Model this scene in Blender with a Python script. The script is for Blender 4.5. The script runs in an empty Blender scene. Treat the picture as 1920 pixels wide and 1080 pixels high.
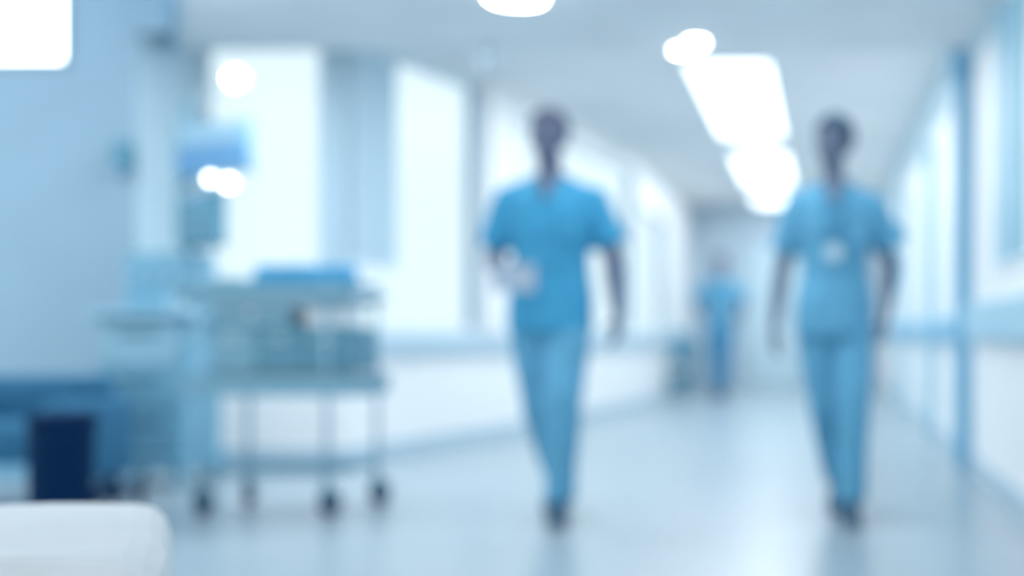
import bpy, bmesh, math, random
from mathutils import Vector, Matrix, noise

random.seed(7)
C = bpy.context.scene.collection
PI = math.pi

# ------------------------------------------------------------ camera, world, light, exposure
cam_data = bpy.data.cameras.new('camera')
cam = bpy.data.objects.new('camera', cam_data)
C.objects.link(cam)
cam.location = (0, 0, 0.8)
cam.rotation_euler = (PI/2, 0, 0)
cam_data.sensor_width = 36
cam_data.lens = 45
cam_data.shift_x = -580/1920
cam_data.shift_y = 85/1920
cam_data.clip_start = 0.05
cam_data.dof.use_dof = True
cam_data.dof.focus_distance = 1.45
cam_data.dof.aperture_fstop = 1.25
bpy.context.scene.camera = cam

sc = bpy.context.scene
sc.view_settings.view_transform = 'Standard'
sc.view_settings.look = 'None'
sc.view_settings.exposure = 0.46
sc.view_settings.gamma = 1.0
sc.view_settings.use_curve_mapping = False

world = bpy.data.worlds.new('world')
sc.world = world
world.use_nodes = True
bg = world.node_tree.nodes['Background']
bg.inputs[0].default_value = (0.97, 0.99, 1.0, 1)
bg.inputs[1].default_value = 1.35


def area(name, loc, rot, sx, sy, power, col):
    d = bpy.data.lights.new(name, 'AREA')
    d.shape = 'RECTANGLE'; d.size = sx; d.size_y = sy
    d.energy = power; d.color = col
    o = bpy.data.objects.new(name, d); C.objects.link(o)
    o.location = loc; o.rotation_euler = rot
    return o


LC = (0.95, 0.98, 1.0)
area('room_light', (-1.4, 3.6, 2.46), (0, 0, 0), 3.0, 1.6, 16, LC)  # overhead fills added to brighten the near room, no fixtures modelled
area('room_light', (-0.4, 5.0, 2.46), (0, 0, 0), 1.6, 1.2, 14, LC)
area('bay_light', (-4.6, 4.6, 3.05), (0, 0, 0), 1.8, 1.8, 30, LC)  # fill added because nothing else lights the left bay
area('room_light', (-2.3, 6.4, 2.47), (0, 0, 0), 0.9, 0.9, 26, LC)
area('corridor_light', (-0.7, 10.2, 2.67), (0, 0, 0), 2.4, 4.6, 48, (0.97, 0.99, 1.0))  # wide fills added on top of the glow of the corridor panels
area('corridor_light', (-0.6, 15.5, 2.67), (0, 0, 0), 2.2, 5.0, 46, (0.97, 0.99, 1.0))

# ------------------------------------------------------------ helpers
def mat(name, col, rough=0.5, metal=0.0, spec=0.5, noise_amt=0.04, scale=6.0, bump=0.0, emit=None, estr=0.0, coat=0.0):
    m = bpy.data.materials.new(name); m.use_nodes = True
    nt = m.node_tree; b = nt.nodes['Principled BSDF']
    b.inputs['Roughness'].default_value = rough
    b.inputs['Metallic'].default_value = metal
    b.inputs['Specular IOR Level'].default_value = spec
    b.inputs['Coat Weight'].default_value = coat
    tc = nt.nodes.new('ShaderNodeTexCoord')
    nz = nt.nodes.new('ShaderNodeTexNoise'); nz.inputs['Scale'].default_value = scale
    nz.inputs['Detail'].default_value = 3
    nt.links.new(tc.outputs['Object'], nz.inputs['Vector'])
    rp = nt.nodes.new('ShaderNodeValToRGB')
    rp.color_ramp.elements[0].position = 0.3; rp.color_ramp.elements[1].position = 0.7
    a = 1 - noise_amt; c = 1 + noise_amt
    rp.color_ramp.elements[0].color = (col[0]*a, col[1]*a, col[2]*a, 1)
    rp.color_ramp.elements[1].color = (min(1, col[0]*c), min(1, col[1]*c), min(1, col[2]*c), 1)
    nt.links.new(nz.outputs['Fac'], rp.inputs['Fac'])
    nt.links.new(rp.outputs['Color'], b.inputs['Base Color'])
    if bump:
        bp = nt.nodes.new('ShaderNodeBump'); bp.inputs['Strength'].default_value = bump
        bp.inputs['Distance'].default_value = 0.01
        nt.links.new(nz.outputs['Fac'], bp.inputs['Height'])
        nt.links.new(bp.outputs['Normal'], b.inputs['Normal'])
    if emit:
        b.inputs['Emission Color'].default_value = (*emit, 1)
        b.inputs['Emission Strength'].default_value = estr
    return m


def glass_mat():
    m = bpy.data.materials.new('window_glass'); m.use_nodes = True
    nt = m.node_tree; nt.nodes.clear()
    out = nt.nodes.new('ShaderNodeOutputMaterial')
    mx = nt.nodes.new('ShaderNodeMixShader'); mx.inputs[0].default_value = 0.035
    t = nt.nodes.new('ShaderNodeBsdfTransparent'); t.inputs[0].default_value = (0.70, 0.77, 0.80, 1)
    g = nt.nodes.new('ShaderNodeBsdfGlossy'); g.inputs['Roughness'].default_value = 0.3
    nt.links.new(t.outputs[0], mx.inputs[1]); nt.links.new(g.outputs[0], mx.inputs[2])
    nt.links.new(mx.outputs[0], out.inputs[0])
    return m


M = {
    'floor': mat('vinyl_floor', (0.33, 0.42, 0.48), 0.27, noise_amt=0.03, scale=1.5, spec=0.4),
    'ceiling': mat('ceiling_paint', (0.84, 0.86, 0.88), 0.8, scale=2),
    'ceiling_far': mat('corridor_ceiling_paint', (0.90, 0.91, 0.92), 0.7, scale=2),
    'wall': mat('white_wall', (0.91, 0.935, 0.95), 0.45, scale=2, noise_amt=0.02),
    'bay': mat('blue_wall', (0.28, 0.45, 0.58), 0.6, scale=1.2, noise_amt=0.05),
    'bay_side': mat('pale_blue_wall', (0.58, 0.76, 0.85), 0.6, scale=2),
    'end': mat('grey_blue_wall', (0.50, 0.62, 0.72), 0.6, scale=2),
    'trim': mat('pale_blue_trim', (0.46, 0.62, 0.73), 0.4),
    'bluetrim': mat('blue_trim', (0.18, 0.47, 0.68), 0.4),
    'rail': mat('rail_vinyl', (0.38, 0.64, 0.78), 0.4),
    'frame': mat('window_frame', (0.62, 0.76, 0.86), 0.35),
    'blind': mat('blind_fabric', (0.46, 0.62, 0.72), 0.8, scale=40),
    'glass': glass_mat(),
    'lamp': mat('lamp_diffuser', (1, 1, 1), 0.4, emit=(0.93, 0.98, 1), estr=14),  # glow of the added disc that stands in for a window reflection
    'spot': mat('downlight_diffuser', (1, 1, 1), 0.4, emit=(0.93, 0.98, 1), estr=22),
    'panel': mat('panel_diffuser', (1, 1, 1), 0.4, emit=(0.93, 0.98, 1), estr=2.0),
    'viewer': mat('viewer_diffuser', (1, 1, 1), 0.4, emit=(0.97, 0.99, 1), estr=5),
    'led': mat('led_lamp', (1, 1, 1), 0.4, emit=(0.9, 0.97, 1), estr=9),  # glow of the added discs that stand in for glints
    'scrub': mat('scrub_cotton', (0.055, 0.32, 0.55), 0.85, noise_amt=0.10, scale=14, bump=0.25, spec=0.2),
    'scrub_b': mat('scrub_cotton_light', (0.11, 0.35, 0.54), 0.85, noise_amt=0.10, scale=14, bump=0.25, spec=0.2),
    'scrub_dark': mat('dark_trouser_cotton', (0.06, 0.24, 0.42), 0.85, noise_amt=0.08, scale=14, spec=0.2),
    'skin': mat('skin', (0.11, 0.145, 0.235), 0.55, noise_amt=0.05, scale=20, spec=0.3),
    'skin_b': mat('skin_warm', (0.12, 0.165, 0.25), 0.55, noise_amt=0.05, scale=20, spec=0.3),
    'hair_grey': mat('short_hair', (0.09, 0.10, 0.16), 0.7, noise_amt=0.3, scale=60, bump=0.5, spec=0.2),
    'hair': mat('dark_hair', (0.012, 0.06, 0.12), 0.5, noise_amt=0.3, scale=60, bump=0.5),
    'eye': mat('eye_white', (0.35, 0.38, 0.42), 0.2),
    'iris': mat('iris_dark', (0.03, 0.03, 0.04), 0.2),
    'lip': mat('lip', (0.14, 0.11, 0.16), 0.5),
    'shoe': mat('shoe_leather', (0.02, 0.075, 0.14), 0.5),
    'sole': mat('shoe_sole', (0.20, 0.26, 0.32), 0.6),
    'white': mat('white_plastic', (0.82, 0.90, 0.95), 0.35),
    'paper': mat('paper', (0.36, 0.46, 0.58), 0.7),
    'steel': mat('brushed_steel', (0.16, 0.36, 0.48), 0.4, metal=0.1, scale=30),
    'steel_pale': mat('pale_steel', (0.62, 0.76, 0.84), 0.35, metal=0.2, scale=30),
    'teal': mat('grey_blue_enamel', (0.085, 0.27, 0.38), 0.45),
    'machine': mat('blue_grey_enamel', (0.15, 0.38, 0.53), 0.45),
    'machine_lt': mat('light_blue_enamel', (0.25, 0.49, 0.63), 0.45),
    'drape': mat('blue_drape', (0.05, 0.38, 0.66), 0.85, noise_amt=0.1, scale=10, bump=0.3),
    'rubber': mat('navy_rubber', (0.006, 0.035, 0.09), 0.6),
    'navy': mat('navy_plastic', (0.0005, 0.022, 0.075), 0.7, spec=0.08),
    'chair': mat('dark_blue_vinyl', (0.02, 0.13, 0.25), 0.6, spec=0.2, noise_amt=0.1, scale=8),
    'sheet': mat('white_sheet', (0.72, 0.78, 0.82), 0.85, noise_amt=0.04, scale=9, bump=0.3, spec=0.2),
    'badge': mat('badge_plastic', (0.42, 0.60, 0.72), 0.3),
    'strap': mat('lanyard_webbing', (0.03, 0.22, 0.42), 0.8),
    'screen': mat('screen_face', (0.10, 0.24, 0.42), 0.7, spec=0.1, emit=(0.16, 0.38, 0.62), estr=0.10),
    'screen_band': mat('screen_band', (0.22, 0.38, 0.50), 0.7, spec=0.1, emit=(0.36, 0.60, 0.74), estr=0.08),
}


def P(px, py, D):
    return Vector(((px-1540)/2400*D, D, 0.8+(625-py)/2400*D))


def box(bm, x0, x1, y0, y1, z0, z1, bev=0.0, mtx=None):
    r = bmesh.ops.create_cube(bm, size=1.0)
    vs = r['verts']
    for v in vs:
        v.co = Vector(((x0+x1)/2+v.co.x*(x1-x0), (y0+y1)/2+v.co.y*(y1-y0), (z0+z1)/2+v.co.z*(z1-z0)))
    if bev > 0:
        es = list({e for v in vs for e in v.link_edges})
        rr = bmesh.ops.bevel(bm, geom=es, offset=bev, segments=3, affect='EDGES', profile=0.5)
        vs = list({v for f in rr['faces'] for v in f.verts} | {v for v in vs if v.is_valid})
    if mtx is not None:
        for v in vs: v.co = mtx @ v.co
    return vs


def tube(bm, pts, rad, seg=12, caps=True):
    pts = [Vector(p) for p in pts]
    if not isinstance(rad, (list, tuple)): rad = [rad]*len(pts)
    rings = []
    up = None
    for i, p in enumerate(pts):
        if i == 0: d = pts[1]-p
        elif i == len(pts)-1: d = p-pts[i-1]
        else: d = (pts[i+1]-p).normalized()+(p-pts[i-1]).normalized()
        d.normalize()
        if up is None:
            a = Vector((0, 0, 1)) if abs(d.z) < 0.9 else Vector((0, 1, 0))
            up = (a-d*a.dot(d)).normalized()
        else:
            up = (up-d*up.dot(d)).normalized()
        s = d.cross(up)
        r = rad[i]; rx, ry = r if isinstance(r, (list, tuple)) else (r, r)
        rings.append([bm.verts.new(p+s*math.cos(t)*rx+up*math.sin(t)*ry) for t in [2*PI*k/seg for k in range(seg)]])
    for a, b in zip(rings, rings[1:]):
        for k in range(seg):
            bm.faces.new((a[k], a[(k+1) % seg], b[(k+1) % seg], b[k]))
    if caps:
        bm.faces.new(list(reversed(rings[0]))); bm.faces.new(rings[-1])
    return rings


def loft(bm, rings, seg=28):
    """rings: (cx, cy, cz, rx, ry) horizontal ellipses from bottom to top."""
    rs = []
    for cx, cy, cz, rx, ry in rings:
        rs.append([bm.verts.new((cx+rx*math.cos(t), cy+ry*math.sin(t), cz)) for t in [2*PI*k/seg for k in range(seg)]])
    for a, b in zip(rs, rs[1:]):
        for k in range(seg):
            bm.faces.new((a[k], a[(k+1) % seg], b[(k+1) % seg], b[k]))
    bm.faces.new(list(reversed(rs[0]))); bm.faces.new(rs[-1])


def ball(bm, c, r, seg=20, rings=14, mtx=None):
    rr = bmesh.ops.create_uvsphere(bm, u_segments=seg, v_segments=rings, radius=1.0)
    for v in rr['verts']:
        v.co = Vector((v.co.x*r[0], v.co.y*r[1], v.co.z*r[2]))
        if mtx is not None: v.co = mtx @ v.co
        v.co = v.co+Vector(c)
    return rr['verts']


def cyl(bm, c, r, h, axis='Z', seg=24, r2=None):
    rr = bmesh.ops.create_cone(bm, cap_ends=True, segments=seg, radius1=r, radius2=r if r2 is None else r2, depth=h)
    R = {'Z': Matrix(), 'X': Matrix.Rotation(PI/2, 4, 'Y'), 'Y': Matrix.Rotation(PI/2, 4, 'X')}[axis]
    for v in rr['verts']: v.co = (R @ v.co)+Vector(c)
    return rr['verts']


def obj(name, bm, m, parent=None, smooth=False, origin=None):
    if origin is not None:
        for v in bm.verts: v.co -= Vector(origin)
    bmesh.ops.recalc_face_normals(bm, faces=bm.faces[:])
    me = bpy.data.meshes.new(name); bm.to_mesh(me); bm.free()
    me.materials.append(M[m] if isinstance(m, str) else m)
    o = bpy.data.objects.new(name, me); C.objects.link(o)
    if origin is not None: o.location = origin
    if smooth:
        me.polygons.foreach_set('use_smooth', [True]*len(me.polygons))
    if parent is not None: o.parent = parent
    return o


def thing(name, label, cat, loc=(0, 0, 0), rz=0, group=None):
    o = bpy.data.objects.new(name, None); C.objects.link(o)
    o.empty_display_size = 0.1
    o.location = loc; o.rotation_euler = (0, 0, rz)
    o['label'] = label; o['category'] = cat
    if group: o['group'] = group
    return o


def tag(o, label, cat, group=None):
    o['label'] = label; o['category'] = cat
    if group: o['group'] = group
    return o


def struct(name, bm, m, label=None, parent=None, **k):
    o = obj(name, bm, m, parent, **k)
    if parent is None:
        o['kind'] = 'structure'
        if label: o['label'] = label
    return o


def remesh(o, vox, smooth_it=4, fac=0.5):
    md = o.modifiers.new('remesh', 'REMESH'); md.mode = 'VOXEL'; md.voxel_size = vox; md.use_smooth_shade = True
    if smooth_it:
        s = o.modifiers.new('smooth', 'SMOOTH'); s.factor = fac; s.iterations = smooth_it
    dg = bpy.context.evaluated_depsgraph_get(); dg.update()
    me = bpy.data.meshes.new_from_object(o.evaluated_get(dg))
    mats = list(o.data.materials)
    o.modifiers.clear()
    old = o.data; o.data = me; bpy.data.meshes.remove(old)
    me.materials.clear()
    for x in mats: me.materials.append(x)
    me.polygons.foreach_set('use_smooth', [True]*len(me.polygons))
    return o


def edit(o, fn):
    bm = bmesh.new(); bm.from_mesh(o.data); fn(bm); bm.to_mesh(o.data); bm.free()
    o.data.update()


# ------------------------------------------------------------ structure
ZN, ZF = 2.5, 2.7          # near and corridor ceiling heights
EDGE = 7.7                 # where the low ceiling stops
XR = 0.907                 # right wall
YE = 19.0

b = bmesh.new(); box(b, -8, XR+0.3, -3, YE+0.2, -0.12, 0)
struct('floor', b, 'floor', 'pale blue polished vinyl floor')

# low ceiling over the near room; its left edge slants
b = bmesh.new()
pts = [(XR+0.3, -3), (XR+0.3, EDGE), (-3.90, EDGE), (-3.28, 6.4), (1.2, -3)]
pts = [(XR+0.3, -3), (XR+0.3, EDGE), (-3.90, EDGE), (-3.24, 6.4), (-3.0, -3)]
lo = [b.verts.new((x, y, ZN)) for x, y in pts]; hi = [b.verts.new((x, y, 3.1)) for x, y in pts]
b.faces.new(lo); b.faces.new(hi)
for i in range(5):
    j = (i+1) % 5; b.faces.new((lo[i], lo[j], hi[j], hi[i]))
struct('ceiling', b, 'ceiling', 'grey-blue low ceiling over the near room')
b = bmesh.new()
p0, p1 = Vector((-3.915, EDGE-0.01, 0)), Vector((-3.262, 6.40, 0))
for (z0, z1) in ((ZN-0.02, 3.1),):
    d = (p1-p0).normalized(); n = Vector((-d.y, d.x, 0))*0.03
    q = [p0, p1, p1+n, p0+n]
    a_ = [b.verts.new((v.x, v.y, z0)) for v in q]; c_ = [b.verts.new((v.x, v.y, z1)) for v in q]
    b.faces.new(a_); b.faces.new(c_)
    for i in range(4): b.faces.new((a_[i], a_[(i+1) % 4], c_[(i+1) % 4], c_[i]))
struct('trim_1', b, 'bluetrim', 'blue edge strip of the low ceiling')
b = bmesh.new(); box(b, -3.875, -3.66, 7.19, 7.23, ZN-0.01, 3.1)
struct('trim_13', b, 'bay', 'pale blue infill between the left wall and the low ceiling')
b = bmesh.new(); box(b, -8, -2.9, -3, 7.4, 3.1, 3.2)
struct('ceiling.001', b, 'ceiling', 'higher ceiling of the left bay')
b = bmesh.new()
pts = [(XR+0.3, EDGE), (XR+0.3, YE+0.2), (-1.97, YE+0.2), (-1.97, 13.7), (-2.46, 10.1), (-2.97, 7.92), (-3.95, 7.92), (-3.95, EDGE)]
lo = [b.verts.new((x, y, ZF)) for x, y in pts]; hi = [b.verts.new((x, y, 3.1)) for x, y in pts]
b.faces.new(lo); b.faces.new(hi)
for i in range(8):
    j = (i+1) % 8; b.faces.new((lo[i], lo[j], hi[j], hi[i]))
struct('ceiling.002', b, 'ceiling_far', 'white ceiling of the corridor')

# left bay wall facing the camera, and its return
b = bmesh.new(); box(b, -8, -3.86, 7.2, 7.95, 0, 3.12)
struct('wall_left', b, 'bay', 'light blue wall at the far left')
b = bmesh.new(); box(b, -3.862, -3.848, 7.21, 7.9, 0, 2.72)
struct('trim_2', b, 'bay_side', 'pale blue side return of the left wall')
b = bmesh.new(); box(b, -8, -3.86, 7.185, 7.2, 0, 0.10)
struct('baseboard_left', b, 'bluetrim')

# angled window wall
SEG = [((-3.86, 7.9), (-2.95, 7.9)), ((-2.95, 7.9), (-2.44, 10.1)), ((-2.44, 10.1), (-1.95, 13.7)), ((-1.95, 13.7), (-1.95, YE))]
# openings per segment: (t0, t1, z0, z1)
OPEN = [[(0.02, 0.86, 0.8, 2.66)], [(0.03, 0.78, 0.8, 2.66)], [(0.02, 0.97, 0.8, 2.52)], [(0.03, 0.44, 0.8, 2.2)]]
T = 0.14


def seg_mtx(a, c):
    a = Vector((*a, 0)); c = Vector((*c, 0)); d = (c-a); L = d.length; d.normalize()
    n = Vector((d.y, -d.x, 0))     # towards the room
    return Matrix(((d.x, -n.x, 0, a.x), (d.y, -n.y, 0, a.y), (0, 0, 1, 0), (0, 0, 0, 1))), L


wb = bmesh.new(); sb = bmesh.new(); bb = bmesh.new()
wn = 0
for (a, c), ops in zip(SEG, OPEN):
    mt, L = seg_mtx(a, c)
    t = 0
    for (t0, t1, z0, z1) in ops:
        box(wb, t*L, t0*L, 0, T, 0, ZF+0.05, mtx=mt)
        box(wb, t0*L, t1*L, 0, T, 0, z0, mtx=mt)
        box(wb, t0*L, t1*L, 0, T, z1, ZF+0.05, mtx=mt)
        t = t1
        wn += 1
        names = ['large bright window behind the instrument trolley', 'tall bright window beside the blind, before the angled corridor wall',
                 'long bright window behind the man', 'last bright window at the far end of the corridor']
        fb = bmesh.new(); f = 0.035
        x0, x1 = t0*L, t1*L
        box(fb, x0, x0+f, 0.03, 0.09, z0, z1, 0, mt); box(fb, x1-f, x1, 0.03, 0.09, z0, z1, 0, mt)
        box(fb, x0, x1, 0.03, 0.09, z0, z0+f, 0, mt); box(fb, x0, x1, 0.03, 0.09, z1-f, z1, 0, mt)
        w = struct('window_%d' % wn, fb, 'frame', names[wn-1])
        npane = 1
        for k in range(npane):
            u0 = x0+f+(x1-x0-2*f)*k/npane; u1 = x0+f+(x1-x0-2*f)*(k+1)/npane
            gb = bmesh.new(); box(gb, u0, u1, 0.055, 0.061, z0+f, z1-f, 0, mt)
            obj('pane', gb, 'glass', w)
    box(wb, t*L, L, 0, T, 0, ZF+0.05, mtx=mt)
    box(sb, -0.01, L+0.01, -0.05, -0.001, 0.66, 0.79, mtx=mt)
    box(bb, 0, L, -0.02, -0.001, 0, 0.09, mtx=mt)
struct('wall_window', wb, 'wall', 'white window wall angling into the corridor')
struct('trim_3', sb, 'trim', 'pale blue sill rail along the window wall')
struct('baseboard_window', bb, 'trim')
# post between the windows
mt, L = seg_mtx(*SEG[1])
b = bmesh.new(); box(b, 0.80*L, 0.90*L, -0.05, 0.0, 0.8, ZF, mtx=mt)
struct('trim_4', b, 'wall', 'pale blue post between two windows')
b = bmesh.new(); box(b, 0.86*0.91, 0.91+0.03, -0.035, 0.0, 0.8, ZF, mtx=seg_mtx(*SEG[0])[0])
struct('trim_5', b, 'blind', 'pale blue corner post of the window wall')

# right wall with a deep window opening near the camera
b = bmesh.new()
box(b, XR, XR+T, -3, 5.2, 0, 3.1)
box(b, XR, XR+T, 5.2, 6.62, 0, 1.15); box(b, XR, XR+T, 6.62, YE, 0, 3.1); box(b, XR, XR+T, 5.2, 6.62, 2.45, 3.1)
struct('wall_right', b, 'wall', 'white right wall of the corridor')
fb = bmesh.new()
for y0, y1 in ((6.25, 6.60), (5.80, 5.98), (5.2, 5.40)):
    box(fb, XR-0.012, XR+0.03, y0, y1, 1.15, 2.45)
w = struct('window_5', fb, 'rail', 'tall narrow window with wide blue stiles in the near right wall')
for y0, y1 in ((5.98, 6.25), (5.40, 5.80)):
    gb = bmesh.new(); box(gb, XR+0.012, XR+0.018, y0, y1, 1.15, 2.45); obj('pane', gb, 'glass', w)
gb = bmesh.new(); box(gb, XR-0.02, XR+0.03, 5.2, 6.62, 1.125, 1.15); obj('sill', gb, 'white', w)
# pilasters: blue columns on the right wall
for i, (y0, xx, mm, nm) in enumerate(((7.72, 0.81, 'bluetrim', 'blue column on the right wall where the low ceiling ends'),
                                      (10.1, 0.825, 'rail', 'middle pale blue column on the right wall'),
                                      (13.4, 0.82, 'rail', 'farthest pale blue column on the right wall'))):
    b = bmesh.new(); box(b, xx, XR, y0, y0+0.16, 0, 2.5 if i == 0 else 2.3, 0.008)
    struct('trim_%d' % (6+i), b, mm, nm)
b = bmesh.new(); box(b, 0.78, XR, EDGE-0.05, EDGE+0.25, 2.36, ZN)
struct('trim_9', b, 'bluetrim', 'blue bracket block at the head of the column')
# header strip above the bays
b = bmesh.new(); box(b, XR-0.03, XR, 6.62, YE, 2.42, ZF)
struct('trim_10', b, 'bay_side', 'pale blue head strip along the right wall')
# crash rail in runs between columns
rb = bmesh.new()
box(rb, XR-0.075, XR, 3.0, 7.50, 0.765, 0.965, 0.015)
struct('trim_11', rb, 'rail', 'pale blue crash rail on the near right wall')
rb = bmesh.new()
box(rb, XR-0.065, XR, 7.92, 10.08, 0.75, 0.90, 0.01)
box(rb, XR-0.065, XR, 10.3, 13.38, 0.75, 0.90, 0.01)
box(rb, XR-0.065, XR, 13.6, YE, 0.75, 0.90, 0.01)
struct('trim_12', rb, 'bluetrim', 'darker blue crash rail on the corridor right wall')  # same rail continued; its shade is put into the darker colour
b = bmesh.new(); box(b, XR-0.018, XR, -3, YE, 0, 0.09)
struct('baseboard_right', b, 'trim')
# corridor end with double door
b = bmesh.new(); box(b, -2.2, XR+0.2, YE, YE+0.15, 0, 3.1)
struct('wall_far', b, 'end', 'grey-blue wall closing the corridor')
db = bmesh.new(); box(db, -1.15, 0.55, YE-0.05, YE, 0, 2.15)
dr = struct('door_1', db, 'trim', 'double door at the corridor end')
for s in (-1, 1):
    lb = bmesh.new(); cx = -0.3+s*0.4
    box(lb, cx-0.38, cx+0.38, YE-0.08, YE-0.04, 0.01, 2.08, 0.005); lf = obj('leaf', lb, 'bay_side', dr)
    hb = bmesh.new(); tube(hb, [(cx-s*0.3, YE-0.12, 0.95), (cx-s*0.3, YE-0.12, 1.2)], 0.012)
    for zz in (0.97, 1.18): tube(hb, [(cx-s*0.3, YE-0.12, zz), (cx-s*0.3, YE-0.08, zz)], 0.008)
    obj('handle', hb, 'steel', lf)

# ------------------------------------------------------------ ceiling luminaires
for i, (y0, y1, lab) in enumerate(((8.85, 12.2, 'nearest and longest bright panel in the corridor ceiling'),
                                   (13.4, 16.2, 'second bright panel along the corridor ceiling'),
                                   (17.2, 18.7, 'farthest dim panel at the end of the corridor ceiling'))):
    t = thing('ceiling_panel_light', lab, 'ceiling light', (-0.655, (y0+y1)/2, ZF), 0)
    h = (y1-y0)/2
    b = bmesh.new()
    for (xa, xb, ya, yb) in ((-.315, -.29, -h, h), (.29, .315, -h, h), (-.29, .29, -h, -h+.025), (-.29, .29, h-.025, h)):
        box(b, xa, xb, ya, yb, -0.03, 0)
    obj('frame', b, 'white', t)
    b = bmesh.new(); box(b, -.29, .29, -h+.025, h-.025, -0.02, -0.002); obj('diffuser', b, 'panel', t)


def downlight(x, y, z, r, lab, m='spot', group=None):
    t = thing('downlight', lab, 'ceiling light', (x, y, z), 0, group)
    b = bmesh.new(); tube(b, [(0, 0, 0), (0, 0, -0.012), (0, 0, -0.014)], [r+0.02, r+0.018, r+0.005], 32); obj('trim_ring', b, 'white', t)
    b = bmesh.new(); tube(b, [(0, 0, -0.0135), (0, 0, -0.022), (0, 0, -0.028)], [r, r*0.95, r*0.6], 32); obj('diffuser', b, m, t)
    return t


p = P(970, -8, 6.45)
downlight(p.x, 6.42, ZN, 0.14, 'large round bright downlight at the top edge above the man', group='downlights in the low ceiling')
p = P(1308, 84, 7.50)
downlight(p.x, 7.42, ZN, 0.05, 'larger round downlight of the pair near the ceiling edge', group='downlights in the low ceiling')
p = P(1274, 96, 7.6)
downlight(p.x, 7.62, ZN, 0.038, 'smaller round downlight left of the pair near the ceiling edge', group='downlights in the low ceiling')

# dome camera near the ceiling edge
p = P(915, 95, 7.45)
t = thing('dome_camera', 'small white camera hanging from the ceiling edge above the window post', 'security camera', (p.x, 7.45, ZN))
b = bmesh.new(); cyl(b, (0, 0, -0.012), 0.055, 0.024); obj('mount', b, 'white', t, True)
b = bmesh.new(); cyl(b, (0, 0, -0.05), 0.018, 0.06); obj('stem', b, 'steel', t, True)
b = bmesh.new(); ball(b, (0, 0, -0.12), (0.055, 0.055, 0.05)); obj('dome', b, 'white', t, True)
b = bmesh.new(); ball(b, (0.012, -0.03, -0.135), (0.028, 0.03, 0.028)); obj('lens', b, 'steel', t, True)

# roller blind over part of the angled window
mt, L = seg_mtx(*SEG[1])
t = thing('roller_blind', 'pale blue roller blind drawn most of the way down beside the tall bright window', 'blind')
b = bmesh.new(); tube(b, [mt @ Vector((0.0, -0.045, 2.6)), mt @ Vector((0.235*L, -0.045, 2.6))], 0.03, 16); obj('roller', b, 'frame', t, True)
b = bmesh.new(); box(b, 0.0, 0.23*L, -0.05, -0.046, 1.24, 2.6, mtx=mt); obj('fabric', b, 'blind', t)
b = bmesh.new(); box(b, 0.0, 0.233*L, -0.058, -0.038, 1.215, 1.245, 0.003, mtx=mt); obj('bottom_bar', b, 'frame', t)

# bright viewer panel on the left wall
x0 = P(-60, 0, 7.17).x; x1 = P(120, 0, 7.17).x
zb = P(0, 111, 7.17).z
t = thing('light_box', 'bright white rectangular light box high on the blue left wall', 'light panel', ((x0+x1)/2-0.3, 7.196, zb))
hw = (x1-x0)/2+0.3; hh = 3.0-zb
b = bmesh.new(); box(b, -hw, hw, -0.035, 0, -0.012, hh, 0.004); obj('housing', b, 'white', t)
b = bmesh.new(); box(b, -hw+0.01, hw-0.01, -0.045, -0.034, 0.0, hh-0.01); obj('diffuser', b, 'viewer', t)

# small wall dispenser on return corner
p = P(287, 287, 7.1)
t = thing('soap_dispenser', 'small dark blue dispenser on the left wall beside the monitor', 'dispenser', (-3.90, 7.2, p.z))
b = bmesh.new(); box(b, -0.055, 0.055, -0.09, 0, -0.07, 0.07, 0.02); obj('case', b, 'teal', t, True)
b = bmesh.new(); box(b, -0.03, 0.03, -0.11, -0.06, -0.095, -0.065, 0.006); obj('push_bar', b, 'bluetrim', t, True)
b = bmesh.new(); cyl(b, (0, -0.05, -0.11), 0.01, 0.04); obj('nozzle', b, 'navy', t)

# ------------------------------------------------------------ instrument trolley
def caster(parent, x, y, r=0.05, a=0.3):
    b = bmesh.new()
    cyl(b, (x, y, 0.135), 0.012, 0.07)
    R = Matrix.Translation((x, y, 0)) @ Matrix.Rotation(a, 4, 'Z')
    box(b, -0.022, -0.017, -0.02, 0.03, r, 0.115, 0, R); box(b, 0.017, 0.022, -0.02, 0.03, r, 0.115, 0, R)
    box(b, -0.022, 0.022, -0.02, 0.03, 0.105, 0.118, 0, R)
    c = obj('caster', b, 'teal', parent)
    b = bmesh.new(); vs = cyl(b, (0, 0.02, r), r, 0.03, 'X', 24)
    for v in vs: v.co = R @ v.co
    obj('wheel', b, 'rubber', c, False)


TX, TY = -2.43, 5.80
t = trolley = thing('instrument_trolley', 'steel instrument trolley on four dark casters with dark shelf boxes, left of the man', 'trolley', (TX, TY, 0))
LEG = [(-0.30, -0.17), (0.255, -0.17), (-0.25, 0.19), (0.35, 0.19)]
for (x, y) in LEG:
    caster(t, x, y, 0.055, random.uniform(-0.5, 0.5))
b = bmesh.new()
q = [Vector((*LEG[0], 0.19)), Vector((*LEG[1], 0.19)), Vector((*LEG[3], 0.19)), Vector((*LEG[2], 0.19))]
for i in range(4): tube(b, [q[i], q[(i+1) % 4]], 0.014)
obj('base_frame', b, 'steel', t, True)
for (x, y) in LEG:
    b = bmesh.new(); tube(b, [(x, y, 0.165), (x, y, 1.04)], 0.011, 12); obj('post', b, 'machine_lt', t, True)
def tray(z, x0, x1, y0, y1, m, lip=0.035):
    b = bmesh.new(); box(b, x0+0.002, x1-0.002, y0+0.002, y1-0.002, z+0.002, z+0.012)
    for (a0, a1, c0, c1) in ((x0, x1, y0, y0+0.008), (x0, x1, y1-0.008, y1), (x0, x0+0.008, y0+0.008, y1-0.008), (x1-0.008, x1, y0+0.008, y1-0.008)):
        box(b, a0, a1, c0, c1, z, z+lip)
    return obj('shelf', b, m, t)
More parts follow.
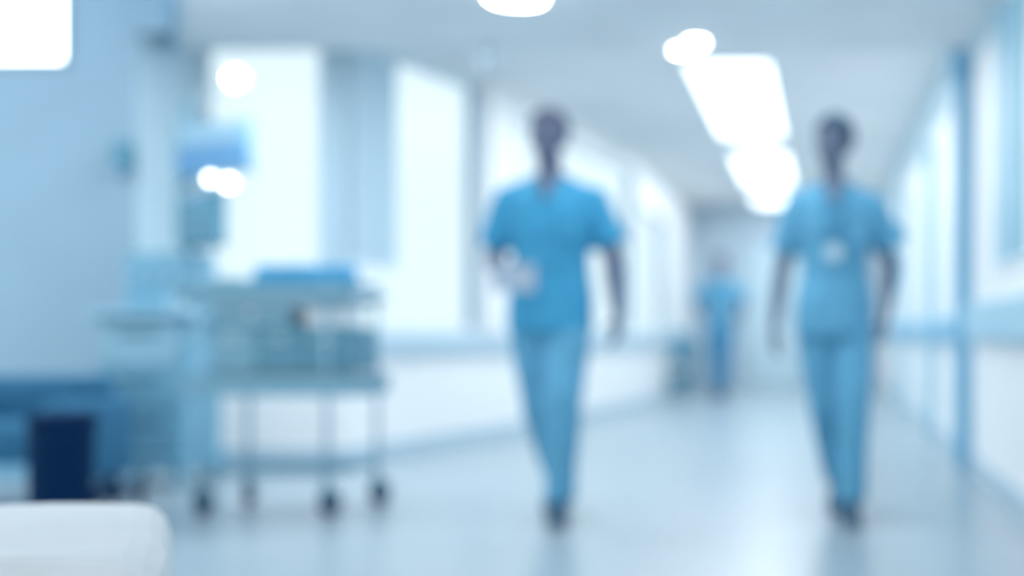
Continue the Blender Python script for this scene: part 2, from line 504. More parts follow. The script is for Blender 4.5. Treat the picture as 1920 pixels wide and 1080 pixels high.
tray(0.525, -0.38, 0.40, -0.20, 0.22, 'steel', 0.085)
tray(0.975, -0.40, 0.36, -0.20, 0.22, 'steel', 0.05)
b = bmesh.new(); box(b, -0.39, 0.35, -0.19, 0.21, 0.925, 0.974, 0.004); obj('top_drawer_box', b, 'steel', t)
b = bmesh.new(); box(b, -0.27, 0.36, -0.145, 0.17, 0.625, 0.83, 0.008); cabx = obj('drawer_unit', b, 'teal', t)
for k in range(3):
    b = bmesh.new(); xx = -0.262+k*0.206
    box(b, xx, xx+0.2, -0.156, -0.144, 0.635, 0.822, 0.004); d = obj('drawer', b, 'teal' if k else 'steel', t)
    b = bmesh.new(); tube(b, [(xx+0.06, -0.172, 0.77), (xx+0.14, -0.172, 0.77)], 0.006)
    for q_ in (0.065, 0.135): tube(b, [(xx+q_, -0.172, 0.77), (xx+q_, -0.155, 0.77)], 0.004)
    obj('handle', b, 'steel_pale', d)
b = bmesh.new(); tube(b, [(0.35, -0.16, 0.95), (0.42, -0.14, 0.97), (0.42, 0.15, 0.97), (0.35, 0.17, 0.95)], 0.011); obj('push_handle', b, 'steel_pale', t, True)

# on the trolley
def cloth_pile(name, label, loc, sx, sy, h, m, cat, layers=3):
    t = thing(name, label, cat, loc)
    for k in range(layers):
        b = bmesh.new()
        s = 1-0.06*k
        box(b, -sx*s/2, sx*s/2, -sy*s/2, sy*s/2, h*k/layers, h*(k+1)/layers-0.002, h/layers*0.45)
        bmesh.ops.subdivide_edges(b, edges=b.edges[:], cuts=3, use_grid_fill=True)
        for v in b.verts:
            f = max(0, v.co.z-h*k/layers)/(h/layers)
            v.co.z += f*0.008*noise.noise(v.co*14+Vector((k*3, 0, 0)))
            v.co.x += 0.01*noise.noise(v.co*9+Vector((k*3, 5, 0)))
        obj('fold', b, m, t, True)
    return t
cloth_pile('folded_drape', 'bright blue folded drape lying on top of the instrument trolley', (TX+0.11, TY-0.02, 0.990), 0.44, 0.26, 0.115, 'drape', 'drape')
cloth_pile('folded_towel', 'small pale blue folded towel on the left of the trolley top', (TX-0.24, TY-0.02, 0.990), 0.18, 0.22, 0.06, 'machine_lt', 'towel')
t2 = thing('instrument_box', 'small white box on the right end of the trolley drawer unit', 'box', (TX+0.24, TY-0.02, 0.832))
b = bmesh.new(); box(b, -0.10, 0.09, -0.105, 0.08, 0, 0.065, 0.01); obj('case', b, 'white', t2)
b = bmesh.new(); box(b, -0.105, 0.095, -0.11, 0.085, 0.065, 0.085, 0.008); obj('lid', b, 'white', t2)
t2 = thing('equipment_case', 'dull blue equipment case beside the white box, under the trolley top', 'case', (TX-0.08, TY-0.02, 0.832))
b = bmesh.new(); box(b, -0.18, 0.17, -0.14, 0.12, 0, 0.06, 0.008); obj('body', b, 'steel', t2)
b = bmesh.new(); box(b, -0.182, 0.172, -0.142, 0.122, 0.06, 0.082, 0.006); obj('lid', b, 'machine', t2)
b = bmesh.new(); box(b, -0.02, 0.01, -0.15, -0.14, 0.05, 0.07); obj('latch', b, 'steel_pale', t2)

# ------------------------------------------------------------ anaesthesia machine behind the trolley
AX, AY = P(300, 0, 6.75).x, 6.75
t = am = thing('anaesthesia_machine', 'blue-grey anaesthesia machine with column and angled monitor, behind the trolley', 'medical machine', (AX, AY, 0))
b = bmesh.new(); box(b, -0.25, 0.25, -0.25, 0.25, 0.10, 0.17, 0.015); obj('base', b, 'machine', t)
for (x, y) in ((-0.2, -0.2), (0.2, -0.2), (-0.2, 0.2), (0.2, 0.2)):
    b = bmesh.new(); cyl(b, (x, y, 0.05), 0.05, 0.035, 'X'); box(b, x-0.024, x+0.024, y-0.012, y+0.012, 0.05, 0.11); obj('wheel', b, 'machine_lt', t)
b = bmesh.new(); box(b, -0.22, 0.22, -0.20, 0.22, 0.17, 0.88, 0.015); obj('cabinet', b, 'machine', t)
for k in range(3):
    b = bmesh.new(); z0 = 0.19+k*0.225
    box(b, -0.205, 0.205, -0.216, -0.2, z0, z0+0.215, 0.005); d = obj('drawer', b, 'machine_lt' if k == 2 else 'machine', t)
    b = bmesh.new(); box(b, -0.10, 0.10, -0.235, -0.215, z0+0.15, z0+0.17, 0.004); obj('handle', b, 'teal', d)
b = bmesh.new(); box(b, -0.26, 0.28, -0.26, 0.24, 0.88, 0.92, 0.01); obj('worktop', b, 'machine_lt', t)
b = bmesh.new(); box(b, -0.15, 0.20, -0.08, 0.22, 0.92, 1.22, 0.02); ph = obj('upper_housing', b, 'machine', t)
for k in range(3):
    b = bmesh.new(); cyl(b, (-0.08+k*0.10, -0.09, 1.10), 0.025, 0.03, 'Y'); obj('dial', b, 'machine_lt', ph)
b = bmesh.new(); tube(b, [(0.14, 0.02, 1.2), (0.14, 0.02, 2.02)], 0.022, 16); obj('column', b, 'steel', t, True)
# dark pump body
b = bmesh.new(); box(b, 0.13, 0.36, -0.10, 0.0, 1.25, 1.60, 0.02); pb = obj('pump', b, 'teal', t)
b = bmesh.new(); box(b, 0.16, 0.33, -0.112, -0.10, 1.43, 1.56, 0.004); obj('display', b, 'machine', pb)
b = bmesh.new()
for k in range(4): cyl(b, (0.175+k*0.045, -0.105, 1.35), 0.014, 0.016, 'Y')
obj('button', b, 'machine_lt', pb)
# monitor (leaning, seen a little from the side)
mtx = Matrix.Translation((0.345, -0.12, 1.755)) @ Matrix.Rotation(math.radians(-7), 4, 'Y') @ Matrix.Rotation(math.radians(-8), 4, 'X')
b = bmesh.new(); box(b, -0.20, 0.19, -0.02, 0.03, -0.135, 0.135, 0.008, mtx); mo = obj('monitor', b, 'machine', t)
b = bmesh.new(); box(b, -0.185, 0.175, -0.026, -0.019, -0.12, 0.02, 0, mtx); obj('screen', b, 'screen', mo)
b = bmesh.new(); box(b, -0.185, 0.175, -0.026, -0.019, 0.022, 0.125, 0, mtx); obj('status_display', b, 'screen_band', mo)
b = bmesh.new(); tube(b, [(0.14, 0.02, 1.75), (0.25, 0.0, 1.75), (0.33, -0.09, 1.75)], 0.018); obj('monitor_arm', b, 'steel', t, True)
# breathing hose
b = bmesh.new(); tube(b, [Vector((0.10, -0.10, 1.0)).lerp(Vector((0.36, -0.2, 0.95)), s)+Vector((0, -0.1*math.sin(s*PI), -0.22*math.sin(s*PI))) for s in [k/14 for k in range(15)]], 0.016, 10)
obj('hose', b, 'machine_lt', t, True)

# added glowing discs on arms, standing in for a window reflection and glints
def glowdisc(name, lab, p, r, arm_to, m):
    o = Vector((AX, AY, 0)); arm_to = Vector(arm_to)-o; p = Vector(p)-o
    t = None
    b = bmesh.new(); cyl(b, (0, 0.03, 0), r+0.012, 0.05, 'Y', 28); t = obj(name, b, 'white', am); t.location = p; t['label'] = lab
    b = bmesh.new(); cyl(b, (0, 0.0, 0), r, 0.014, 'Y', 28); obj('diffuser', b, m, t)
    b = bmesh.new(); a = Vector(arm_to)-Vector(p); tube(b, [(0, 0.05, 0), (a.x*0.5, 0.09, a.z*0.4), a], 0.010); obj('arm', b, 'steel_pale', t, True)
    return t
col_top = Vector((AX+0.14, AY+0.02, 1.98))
glowdisc('examination_lamp', 'round bright examination lamp on an arm above the monitor', P(440, 147, 6.6), 0.036, col_top, 'lamp')
glowdisc('task_lamp', 'bright round task lamp, right of two', P(428, 343, 6.45), 0.022, (AX+0.16, AY-0.085, 1.50), 'led')
glowdisc('task_lamp', 'smaller round task lamp, left of two', P(394, 335, 6.47), 0.014, (AX+0.14, AY-0.085, 1.52), 'led')
t = thing('steel_bowl', 'pale shallow bowl standing on the machine worktop below the lamps', 'bowl', (AX+0.22, AY-0.17, 0.922))  # bowl added to stand in for a faint glint
b = bmesh.new(); tube(b, [(0, 0, 0), (0, 0, 0.004), (0, 0, 0.06), (0, 0, 0.056), (0, 0, 0.01)], [0.03, 0.035, 0.055, 0.05, 0.03], 24); obj('body', b, 'white', t, True)

# ------------------------------------------------------------ foreground bed, chair and bin
random.seed(3)
BY0, BY1 = 1.66, 2.30
t = thing('stretcher_bed', 'white-sheeted stretcher bed in the near lower left corner', 'bed', (-1.9, 1.95, 0))
b = bmesh.new(); box(b, -1.05, 0.62, -0.27, 0.24, 0.34, 0.47, 0.05); obj('mattress', b, 'drape', t, True)
b = bmesh.new(); box(b, -1.06, 0.985, -0.325, 0.30, 0.30, 0.506, 0.055)
es = b.edges[:]
bmesh.ops.subdivide_edges(b, edges=es, cuts=10, use_grid_fill=True)
for v in b.verts:
    n = noise.noise(Vector((v.co.x*5+v.co.z*3, v.co.y*7, v.co.z*6)))
    n2 = noise.noise(Vector((v.co.x*11, v.co.y*4+3, v.co.z*3)))
    zz = v.co.z
    f_ = min(1, max(0, (zz-0.33)/0.15))
    v.co.z += f_*(0.009*n+0.006*n2)
    if zz < 0.42: v.co.z -= (0.42-zz)/0.12*(0.09+0.03*n)
    if v.co.y < -0.24: v.co.y += min(1, (-0.24-v.co.y)/0.05)*( 0.03*n+0.02*n2+0.015*math.sin(v.co.x*17+3*n))
    if v.co.x > 0.93: v.co.x += 0.012*n
    w_ = min(1, max(0, (v.co.x-0.2)/0.7)); w_ = w_*w_*(3-2*w_)
    v.co.x += w_*(-0.04-0.50*v.co.y)-w_*0.04
so = obj('sheet', b, 'sheet', t, True)
sd = so.modifiers.new('sub', 'SUBSURF'); sd.levels = 1; sd.render_levels = 1
b = bmesh.new(); box(b, -1.0, 0.62, -0.25, 0.22, 0.17, 0.21, 0.01); obj('frame', b, 'steel', t)
for (x, y) in ((-0.9, -0.2), (-0.9, 0.18), (0.55, -0.2), (0.55, 0.18)):
    b = bmesh.new(); tube(b, [(x, y, 0.09), (x, y, 0.34)], 0.018); lg = obj('leg', b, 'steel', t, True)
    b = bmesh.new(); cyl(b, (x, y, 0.05), 0.05, 0.03, 'X'); obj('wheel', b, 'rubber', lg)

# low dark blue armchair
p = P(70, 0, 5.9)
t = thing('armchair', 'dark blue low armchair behind the bed at the far left', 'chair', (p.x-0.13, 5.9, 0))
b = bmesh.new(); box(b, -0.30, 0.30, -0.28, 0.28, 0.22, 0.40, 0.04); obj('seat', b, 'chair', t, True)
b = bmesh.new(); box(b, -0.32, 0.32, 0.20, 0.34, 0.30, 0.60, 0.05); obj('backrest', b, 'chair', t, True)
for s in (-1, 1):
    b = bmesh.new(); box(b, s*0.36-0.06, s*0.36+0.06, -0.28, 0.30, 0.12, 0.50, 0.04); obj('armrest', b, 'chair', t, True)
for (x, y) in ((-0.34, -0.24), (0.34, -0.24), (-0.34, 0.26), (0.34, 0.26)):
    b = bmesh.new(); cyl(b, (x, y, 0.065), 0.03, 0.13, r2=0.022); obj('leg', b, 'navy', t)
# navy bin
p = P(113, 0, 5.0)
t = thing('waste_bin', 'tall narrow near-black navy waste bin in front of the armchair', 'bin', (p.x, 5.0, 0))
b = bmesh.new(); loft(b, [(0, 0, 0, .095, .12), (0, 0, .02, .10, .125), (0.005, 0, .40, .11, .135), (0.008, 0, .46, .112, .138)], 24); obj('body', b, 'navy', t, True)
b = bmesh.new(); loft(b, [(0.008, 0, .46, .118, .145), (0.008, 0, .475, .118, .145), (0.008, 0, .49, .09, .11), (0.008, 0, .495, .04, .05)], 24); obj('lid', b, 'navy', t, True)
b = bmesh.new(); box(b, -0.04, 0.04, -0.16, -0.11, 0.01, 0.03, 0.004); obj('pedal', b, 'rubber', t)
# dark bag/footstool right of the bin
p = P(195, 0, 5.3)
t = thing('step_stool', 'small dark navy step stool beside the waste bin', 'stool', (p.x, 5.3, 0))
b = bmesh.new(); box(b, -0.11, 0.11, -0.12, 0.12, 0.13, 0.16, 0.01); obj('tread', b, 'navy', t)
for (x, y) in ((-0.09, -0.1), (0.09, -0.1), (-0.09, 0.1), (0.09, 0.1)):
    b = bmesh.new(); tube(b, [(x*1.1, y*1.1, 0), (x, y, 0.135)], 0.012); obj('leg', b, 'rubber', t)

# ------------------------------------------------------------ far waiting chair
p = P(1262, 0, 16.4)
t = thing('waiting_chair', 'dark blue chair against the left corridor wall beside the distant person', 'chair', (p.x+0.05, 16.4, 0), 0.35)
b = bmesh.new(); box(b, -0.24, 0.24, -0.24, 0.24, 0.40, 0.47, 0.025); obj('seat', b, 'teal', t, True)
b = bmesh.new(); box(b, -0.23, 0.23, 0.20, 0.25, 0.46, 0.82, 0.02); obj('backrest', b, 'machine', t, True)
for s in (-1, 1):
    b = bmesh.new(); box(b, s*0.26-0.02, s*0.26+0.02, -0.22, 0.22, 0.62, 0.65, 0.008); box(b, s*0.26-0.015, s*0.26+0.015, -0.20, -0.17, 0.44, 0.62); box(b, s*0.26-0.015, s*0.26+0.015, 0.17, 0.20, 0.44, 0.62); obj('armrest', b, 'teal', t)
for (x, y) in ((-0.21, -0.21), (0.21, -0.21), (-0.21, 0.21), (0.21, 0.21)):
    b = bmesh.new(); tube(b, [(x*1.05, y*1.05, 0), (x, y, 0.41)], 0.016); obj('leg', b, 'teal', t)
b = bmesh.new(); box(b, -0.2, 0.2, -0.2, 0.2, 0.10, 0.30, 0.02); obj('under_shelf', b, 'teal', t)

# ------------------------------------------------------------ people
def lerp(a, c, s): return a+(c-a)*s


def add_hand(bm, wrist, d, side, nrm, curl=0.35, s=1.0):
    """d: towards fingers, side: towards thumb, nrm: palm facing direction."""
    d = d.normalized(); side = (side-d*side.dot(d)).normalized(); nrm = d.cross(side)*(1 if d.cross(side).dot(nrm) > 0 else -1)
    W = Vector(wrist)
    # palm: three overlapping tubes with flattened section
    for o_ in (-0.026, -0.009, 0.009, 0.026):
        tube(bm, [W+side*o_*0.5-d*0.01, W+side*o_*0.9*s+d*0.04*s, W+side*o_*s+d*0.088*s], [0.016*s, 0.0155*s, 0.0125*s], 10)
    L = [0.062, 0.074, 0.080, 0.072]   # little..index
    for k in range(4):
        o_ = (-0.030+0.020*k)
        base = W+side*o_*s+d*(0.080+0.004*math.sin(k))*s
        pts = [base]; ang = 0.12; l = L[k]*s
        for q, fr in enumerate((0.45, 0.32, 0.23)):
            ang += curl*(0.7+0.3*q)
            dd = d*math.cos(ang)+nrm*math.sin(ang)+side*(k-1.5)*0.05
            pts.append(pts[-1]+dd*l*fr)
        tube(bm, pts, [0.0095*s, 0.0088*s, 0.008*s, 0.0065*s], 10)
    b0 = W+side*0.022*s+d*0.022*s
    d1 = (d*0.6+side*0.75+nrm*0.25).normalized(); d2 = (d*0.85+side*0.35+nrm*0.35).normalized()
    tube(bm, [b0, b0+d1*0.035*s, b0+d1*0.035*s+d2*0.03*s, b0+d1*0.035*s+d2*0.055*s], [0.014*s, 0.012*s, 0.0105*s, 0.008*s], 10)


def make_person(name_label, loc, rz, pose, H=1.75, skin='skin', top='scrub', pants='scrub_b', hair='hair', female=False, vox=0.007, cvox=0.010, far=False):
    """local frame: faces -Y; +X is image right."""
    t = thing('person', name_label, 'person', loc, rz)
    k = H/1.75
    # ---- body
    b = bmesh.new()
    V = lambda x, y, z: Vector((x*k, y*k, z*k))
    sw = 0.158 if female else 0.182
    J = pose
    yaw = J.get('yaw', 0); hx = J.get('headx', 0)
    lean = J.get('lean', 0)
    tw = 0.9 if female else 1.0
    torso = [(0, 0, 0.86, .13, .10), (0, 0, 0.93, .165*1.0, .115), (0, 0, 1.0, .155, .108), (0, 0, 1.10, .135*tw, .098), (0, 0, 1.22, .15*tw, .11),
             (0, 0, 1.32, .165*tw, .118), (0, 0.005, 1.39, .145*tw, .105), (0, 0.01, 1.445, .11*tw, .075), (0, 0.012, 1.475, .068, .062)]
    loft(b, [(x*k, y*k, z*k, a*k, c*k) for x, y, z, a, c in torso])
    # neck + head
    hz = 1.635
    hc = V(hx, -0.02, hz)
    tube(b, [V(0, 0.012, 1.44), V(hx*0.5, 0.0, 1.50), V(hx, 0.0, 1.56)], [0.060*k, 0.053*k*tw, 0.054*k*tw], 20)
    R = Matrix.Rotation(yaw, 4, 'Z') @ Matrix.Rotation(J.get('nod', 0), 4, 'X')
    Rm = R.to_3x3()
    def hp(x, y, z): return hc+Rm @ (Vector((x, y, z))*k)
    hs = 0.95 if female else 1.0
    ball(b, hp(0, 0.018, 0.032), (0.074*k*hs, 0.094*k*hs, 0.083*k), 28, 18, R)
    ball(b, hp(0, -0.018, -0.035), (0.057*k*hs, 0.068*k, 0.072*k), 24, 16, R)
    ball(b, hp(0, -0.045, -0.082), (0.030*k, 0.032*k, 0.026*k), 16, 12, R)    # chin
    tube(b, [hp(0, -0.078, 0.012), hp(0, -0.097, -0.018), hp(0, -0.104, -0.030), hp(0, -0.085, -0.038)], [0.008*k, 0.011*k, 0.014*k, 0.009*k], 10)
    for s in (-1, 1):
        ball(b, hp(s*0.076*hs, 0.012, -0.008), (0.010*k, 0.019*k, 0.031*k), 12, 10, R)
        ball(b, hp(s*0.030, -0.072, 0.022), (0.022*k, 0.010*k, 0.006*k), 12, 8, R)   # brow
        ball(b, hp(s*0.036, -0.062, -0.022), (0.020*k, 0.014*k, 0.016*k), 12, 8, R)  # cheek
    ball(b, hp(0, -0.083, -0.058), (0.022*k, 0.010*k, 0.009*k), 12, 8, R)  # lips volume
    for s in (-1, 1):
        A = J['armR'] if s > 0 else J['armL']
        sh = V(s*sw, 0.01, 1.375); el, wr, hd = V(*A['elbow']), V(*A['wrist']), Vector(A['dir'])
        f = 0.86 if female else 1.0
        tube(b, [V(s*0.08, 0.01, 1.385), sh, lerp(sh, el, 0.35), lerp(sh, el, 0.8), el, lerp(el, wr, 0.25), lerp(el, wr, 0.7), wr],
             [0.055*k, 0.056*k*f, 0.050*k*f, 0.042*k*f, 0.040*k*f, 0.043*k*f, 0.032*k*f, 0.025*k*f], 16)
        add_hand(b, wr, hd, Vector(A['thumb']), Vector(A['palm']), A.get('curl', 0.3), 0.95*k*(0.92 if female else 1.0))
    for s in (-1, 1):
        Lg = J['legR'] if s > 0 else J['legL']
        hip, kn, an = V(s*0.088, 0, 0.91), V(*Lg['knee']), V(*Lg['ankle'])
        tube(b, [hip, lerp(hip, kn, 0.4), kn, lerp(kn, an, 0.3), lerp(kn, an, 0.75), an], [0.080*k, 0.064*k, 0.044*k, 0.046*k, 0.036*k, 0.033*k], 16)
        td = Vector(Lg['toe']).normalized()
        tube(b, [an-td*0.04*k+Vector((0, 0, -0.02*k)), an+td*0.03*k+Vector((0, 0, -0.035*k)), an+td*0.11*k+Vector((0, 0, -0.045*k))], [0.030*k, 0.032*k, 0.026*k], 12)
    body = obj('body', b, skin, t)
    remesh(body, vox, 3)
    # ---- face details
    if not far:
        for s in (-1, 1):
            b = bmesh.new(); ball(b, hp(s*0.030, -0.068, 0.006), (0.013*k, 0.010*k, 0.0065*k), 14, 10, R); ey = obj('eye', b, 'eye', t, True)
            b = bmesh.new(); ball(b, hp(s*0.030, -0.0765, 0.006), (0.005*k, 0.003*k, 0.005*k), 12, 8, R); obj('iris', b, 'iris', ey, True)
            b = bmesh.new(); tube(b, [hp(s*0.014, -0.086, 0.026), hp(s*0.031, -0.086, 0.031), hp(s*0.048, -0.074, 0.026)], [0.003, 0.0042, 0.0022], 8); obj('eyebrow', b, hair, t, True)
        b = bmesh.new(); tube(b, [hp(-0.022, -0.084, -0.058), hp(-0.008, -0.092, -0.056), hp(0.008, -0.092, -0.056), hp(0.022, -0.084, -0.058)], [0.002, 0.0055, 0.0055, 0.002], 8); obj('mouth', b, 'lip', t, True)
    # ---- hair
    b = bmesh.new()
    q = 1.10 if female else 1.05
    ball(b, hp(0, 0.022, 0.036), (0.076*k*hs*q, 0.096*k*hs*q, 0.085*k*q), 36, 24, R)
    Ri = Rm.inverted()
    kill = []
    for v in b.verts:
        l = Ri @ (v.co-hc)/k
        front = l.y < (-0.012 if female else 0.012)
        if (front and l.z < (0.072 if female else 0.082)+0.25*abs(l.x)*-1 + 0.0) or l.z < (-0.045 if not front else 0): kill.append(v)
    bmesh.ops.delete(b, geom=kill, context='VERTS')
    for v in b.verts: v.co += v.normal*0.004*noise.noise(v.co*45)
    if female:
        ball(b, hp(0.0, 0.125, 0.035), (0.036*k, 0.034*k, 0.036*k), 16, 12, R)
    ho = obj('hair', b, hair, t, True)
    sm = ho.modifiers.new('sol', 'SOLIDIFY'); sm.thickness = 0.010; sm.offset = 0
    # ---- scrub top
    b = bmesh.new()
    G = 0.94 if female else 1.0
    hem = 0.80
    rings = [(0, 0, hem, .184*G, .152), (0, 0, 0.86, .185*G, .150), (0, 0, 0.94, .182*G, .142), (0, 0, 1.05, .160*tw+.004, .124), (0, 0, 1.16, .162*tw, .126), (0, 0, 1.28, .176*tw, .134),
             (0, 0.004, 1.36, .172*tw, .126), (0, 0.008, 1.42, .135*tw, .100), (0, 0.012, 1.462, .10, .078), (0, 0.014, 1.478, .076, .068)]
    loft(b, [(x*k, y*k, z*k, a*k, c*k) for x, y, z, a, c in rings], 32)
    for s in (-1, 1):
        A = J['armR'] if s > 0 else J['armL']
        sh = V(s*sw, 0.01, 1.370); el = V(*A['elbow'])
        fl = A.get('flare', 0)
        hemp = lerp(sh, el, A.get('sleeve', 0.78))+V(s*fl*0.5, 0, 0)
        mid = lerp(sh, el, 0.40)+V(s*fl*0.2, 0, 0)
        tube(b, [V(s*0.05, 0.012, 1.405), sh, mid, hemp], [0.068*k, 0.070*k, 0.073*k, (0.074+fl*0.35)*k], 20)
    tp = obj('scrub_top', b, top, t)
    remesh(tp, cvox, 14)
    def cut(bm):
        kl = []
        for v in bm.verts:
            x, y, z = v.co.x/k, v.co.y/k, v.co.z/k
            dn = math.hypot(x-hx*0.4, y-0.012)
            if z > 1.435 and dn < 0.064: kl.append(v)
            elif y < 0 and z > 1.355 and abs(x) < (z-1.355)*0.62: kl.append(v)
        bmesh.ops.delete(bm, geom=kl, context='VERTS')
        bm.normal_update()
        for v in bm.verts:
            n = noise.noise(Vector((v.co.x*9, v.co.y*9, v.co.z*4)))+0.5*noise.noise(Vector((v.co.x*22+v.co.z*8, v.co.y*22, v.co.z*12)))
            v.co += v.normal*0.007*n
    edit(tp, cut)
    if not far:
        # neck band and pocket
        b = bmesh.new()
        band = [V(-0.060, -0.045, 1.458), V(-0.035, -0.108, 1.405), V(0, -0.136, 1.350), V(0.035, -0.108, 1.405), V(0.060, -0.045, 1.458)]
        tube(b, band, 0.008*k, 8); obj('neck_band', b, pants, tp, True)
        b = bmesh.new(); box(b, 0.035*k, 0.135*k, -0.142*k, -0.120*k, 1.19*k, 1.30*k, 0.004, Matrix.Rotation(0.14, 4, 'Z')); obj('chest_pocket', b, top, tp)
    # ---- trousers
    G = 0.94 if female else 1.05
    b = bmesh.new()
    loft(b, [(x*k, y*k, z*k, a*k, c*k) for x, y, z, a, c in [(0, 0, 0.78, .13, .10), (0, 0, 0.85, .160, .122), (0, 0, 0.93, .165, .122), (0, 0, 1.02, .150, .112)]])
    for s in (-1, 1):
        Lg = J['legR'] if s > 0 else J['legL']
        hip, kn, an = V(s*0.085, 0, 0.89), V(*Lg['knee']), V(*Lg['ankle'])
        dn = (an-kn).normalized()
        tube(b, [hip, lerp(hip, kn, 0.35), kn+V(0, -0.004, 0.01), lerp(kn, an, 0.3), lerp(kn, an, 0.7), an-dn*0.005*k],
             [0.080*k*G, 0.092*k*G, 0.078*k*G, 0.073*k*G, 0.067*k, 0.064*k], 20)
    tr = obj('trousers', b, pants, t)
    remesh(tr, cvox, 4)
    def wr(bm):
        bm.normal_update()
        for v in bm.verts:
            n = noise.noise(Vector((v.co.x*16, v.co.y*16, v.co.z*3)))+0.5*noise.noise(Vector((v.co.x*12, v.co.y*10, v.co.z*22)))
            v.co += v.normal*0.007*n
    edit(tr, wr)
    # ---- shoes
    for s in (-1, 1):
        Lg = J['legR'] if s > 0 else J['legL']
        an = V(*Lg['ankle']); td = Vector(Lg['toe']); pit = Lg.get('pitch', 0)
        yawf = math.atan2(td.x, -td.y)
        base = an+Vector((0, 0, -0.085*k))
        R2 = Matrix.Translation(an) @ Matrix.Rotation(yawf, 4, 'Z') @ Matrix.Rotation(pit, 4, 'X') @ Matrix.Translation((0, 0, -0.088*k))
        def pt(x, y, z): return R2 @ (Vector((x, y, z))*k)
        b = bmesh.new()
        secs = [(0.065, 0.045, 0.030, 0.024), (0.05, 0.05, 0.036, 0.042), (0.0, 0.052, 0.040, 0.046), (-0.06, 0.045, 0.042, 0.036), (-0.12, 0.036, 0.046, 0.028), (-0.17, 0.030, 0.040, 0.022), (-0.195, 0.026, 0.022, 0.014)]
        rr = []
        for (y, zc, rx, rz_) in secs:
            rr.append([b.verts.new(pt(rx*math.cos(a), y, max(0.015, zc+rz_*math.sin(a)))) for a in [2*PI*i/16 for i in range(16)]])
        for a, c in zip(rr, rr[1:]):
            for i in range(16): b.faces.new((a[i], a[(i+1) % 16], c[(i+1) % 16], c[i]))
        b.faces.new(rr[0]); b.faces.new(rr[-1])
        # ankle collar
        tube(b, [pt(0, 0.02, 0.06), pt(0, 0.02, 0.105)], [0.038*k, 0.036*k], 14)
        so_ = obj('shoe', b, 'shoe', t, True)
        b = bmesh.new()
        ol = [(0.0, 0.072), (0.030, 0.055), (0.036, 0.0), (0.036, -0.06), (0.047, -0.11), (0.042, -0.165), (0.022, -0.198), (0, -0.205)]
        pl = ol+[(-x, y) for x, y in reversed(ol[1:-1])]
        lo_ = [b.verts.new(pt(x, y, 0.0)) for x, y in pl]; hi_ = [b.verts.new(pt(x, y, 0.022)) for x, y in pl]
        b.faces.new(lo_); b.faces.new(hi_)
        for i in range(len(pl)): j = (i+1) % len(pl); b.faces.new((lo_[i], lo_[j], hi_[j], hi_[i]))
        obj('sole', b, 'sole', so_)
    return t, hp, V


# man, left: right arm (image left) bent carrying a cup-like pale folder, the other hanging
PX = -1.165
man_pose = dict(
    yaw=-0.10, nod=0.05, headx=-0.005,
    armL=dict(elbow=(-0.25, 0.06, 1.115), wrist=(-0.175, -0.17, 1.045), dir=(0.75, -0.62, -0.05), thumb=(0.1, 0.1, 1.0), palm=(0.6, 0.7, 0), curl=0.42, flare=0.01, sleeve=0.80),
    armR=dict(elbow=(0.262, 0.04, 1.125), wrist=(0.288, -0.02, 0.88), dir=(0.02, -0.12, -1), thumb=(-0.2, -1, 0), palm=(-1, 0.1, 0), curl=0.28, flare=0.02, sleeve=0.80),
    legL=dict(knee=(-0.045, 0.02, 0.49), ankle=(-0.015, 0.30, 0.155), toe=(-0.10, -1, 0), pitch=0.42),
    legR=dict(knee=(0.070, -0.13, 0.51), ankle=(0.068, -0.14, 0.09), toe=(0.06, -1, 0), pitch=0.0))
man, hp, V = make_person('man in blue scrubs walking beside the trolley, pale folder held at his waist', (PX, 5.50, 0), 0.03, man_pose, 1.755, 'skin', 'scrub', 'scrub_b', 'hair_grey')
# folded paper held in his hand (top level thing)
fo = thing('paper_folder', 'small pale folder held at the waist by the man in scrubs', 'folder', (PX-0.085, 5.50-0.285, 1.025), 0.25)
b = bmesh.new(); box(b, -0.085, 0.085, -0.004, 0.0, -0.055, 0.055, 0.001); obj('front_cover', b, 'paper', fo)
b = bmesh.new(); box(b, -0.082, 0.082, 0.001, 0.006, -0.052, 0.052); obj('pages', b, 'white', fo)
b = bmesh.new(); box(b, -0.085, 0.085, 0.007, 0.010, -0.055, 0.058, 0.001); obj('back_cover', b, 'paper', fo)

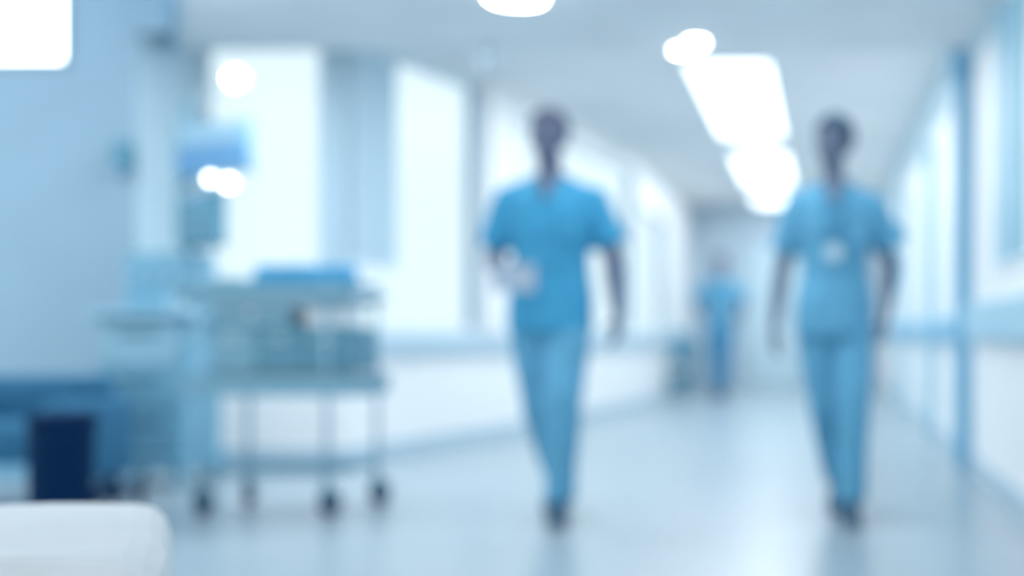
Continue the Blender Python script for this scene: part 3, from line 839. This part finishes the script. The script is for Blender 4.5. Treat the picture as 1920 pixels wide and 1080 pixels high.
# woman, right
WX = 0.055
wom_pose = dict(
    yaw=-0.45, nod=0.04, headx=-0.005,
    armL=dict(elbow=(-0.230, 0.06, 1.09), wrist=(-0.262, -0.03, 0.835), dir=(0.0, -0.1, -1), thumb=(0.3, -1, 0), palm=(1, 0.2, 0), curl=0.3, flare=0.0, sleeve=0.74),
    armR=dict(elbow=(0.255, 0.08, 1.12), wrist=(0.225, 0.0, 0.885), dir=(-0.15, -0.1, -1), thumb=(-0.3, -1, 0), palm=(-1, 0.2, 0), curl=0.4, flare=0.05, sleeve=0.70),
    legL=dict(knee=(-0.040, 0.0, 0.49), ankle=(0.015, 0.28, 0.150), toe=(-0.05, -1, 0), pitch=0.40),
    legR=dict(knee=(0.080, -0.12, 0.51), ankle=(0.075, -0.15, 0.09), toe=(0.02, -1, 0), pitch=0.0))
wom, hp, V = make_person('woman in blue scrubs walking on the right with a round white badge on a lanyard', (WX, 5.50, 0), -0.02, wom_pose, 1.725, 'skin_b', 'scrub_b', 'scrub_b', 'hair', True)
b = bmesh.new()
for s in (-1, 1):
    tube(b, [V(s*0.055, 0.03, 1.465), V(s*0.062, -0.05, 1.45), V(s*0.045, -0.12, 1.38), V(s*0.022, -0.148, 1.28), V(0, -0.152, 1.195)], 0.005, 8)
ly = obj('lanyard', b, 'strap', wom, True)
b = bmesh.new(); cyl(b, V(0, -0.155, 1.155), 0.036, 0.006, 'Y', 32); bd = obj('badge', b, 'badge', ly)
b = bmesh.new(); box(b, -0.006, 0.006, -0.158, -0.150, 1.175, 1.20, 0.001); obj('clip', b, 'steel', bd)

# distant person
p = P(1350, 0, 15.6)
far_pose = dict(
    yaw=0.0, nod=0.0,
    armL=dict(elbow=(-0.27, 0.05, 1.13), wrist=(-0.20, -0.12, 1.0), dir=(0.5, -0.6, 0), thumb=(0, 0, 1), palm=(0.5, 0.5, 0), curl=0.4, flare=0.06),
    armR=dict(elbow=(0.27, 0.05, 1.13), wrist=(0.22, -0.10, 0.98), dir=(-0.5, -0.6, 0), thumb=(0, 0, 1), palm=(-0.5, 0.5, 0), curl=0.4, flare=0.06),
    legL=dict(knee=(-0.055, 0.0, 0.49), ankle=(-0.045, 0.06, 0.09), toe=(-0.05, -1, 0)),
    legR=dict(knee=(0.055, -0.04, 0.50), ankle=(0.045, -0.05, 0.09), toe=(0.05, -1, 0)))
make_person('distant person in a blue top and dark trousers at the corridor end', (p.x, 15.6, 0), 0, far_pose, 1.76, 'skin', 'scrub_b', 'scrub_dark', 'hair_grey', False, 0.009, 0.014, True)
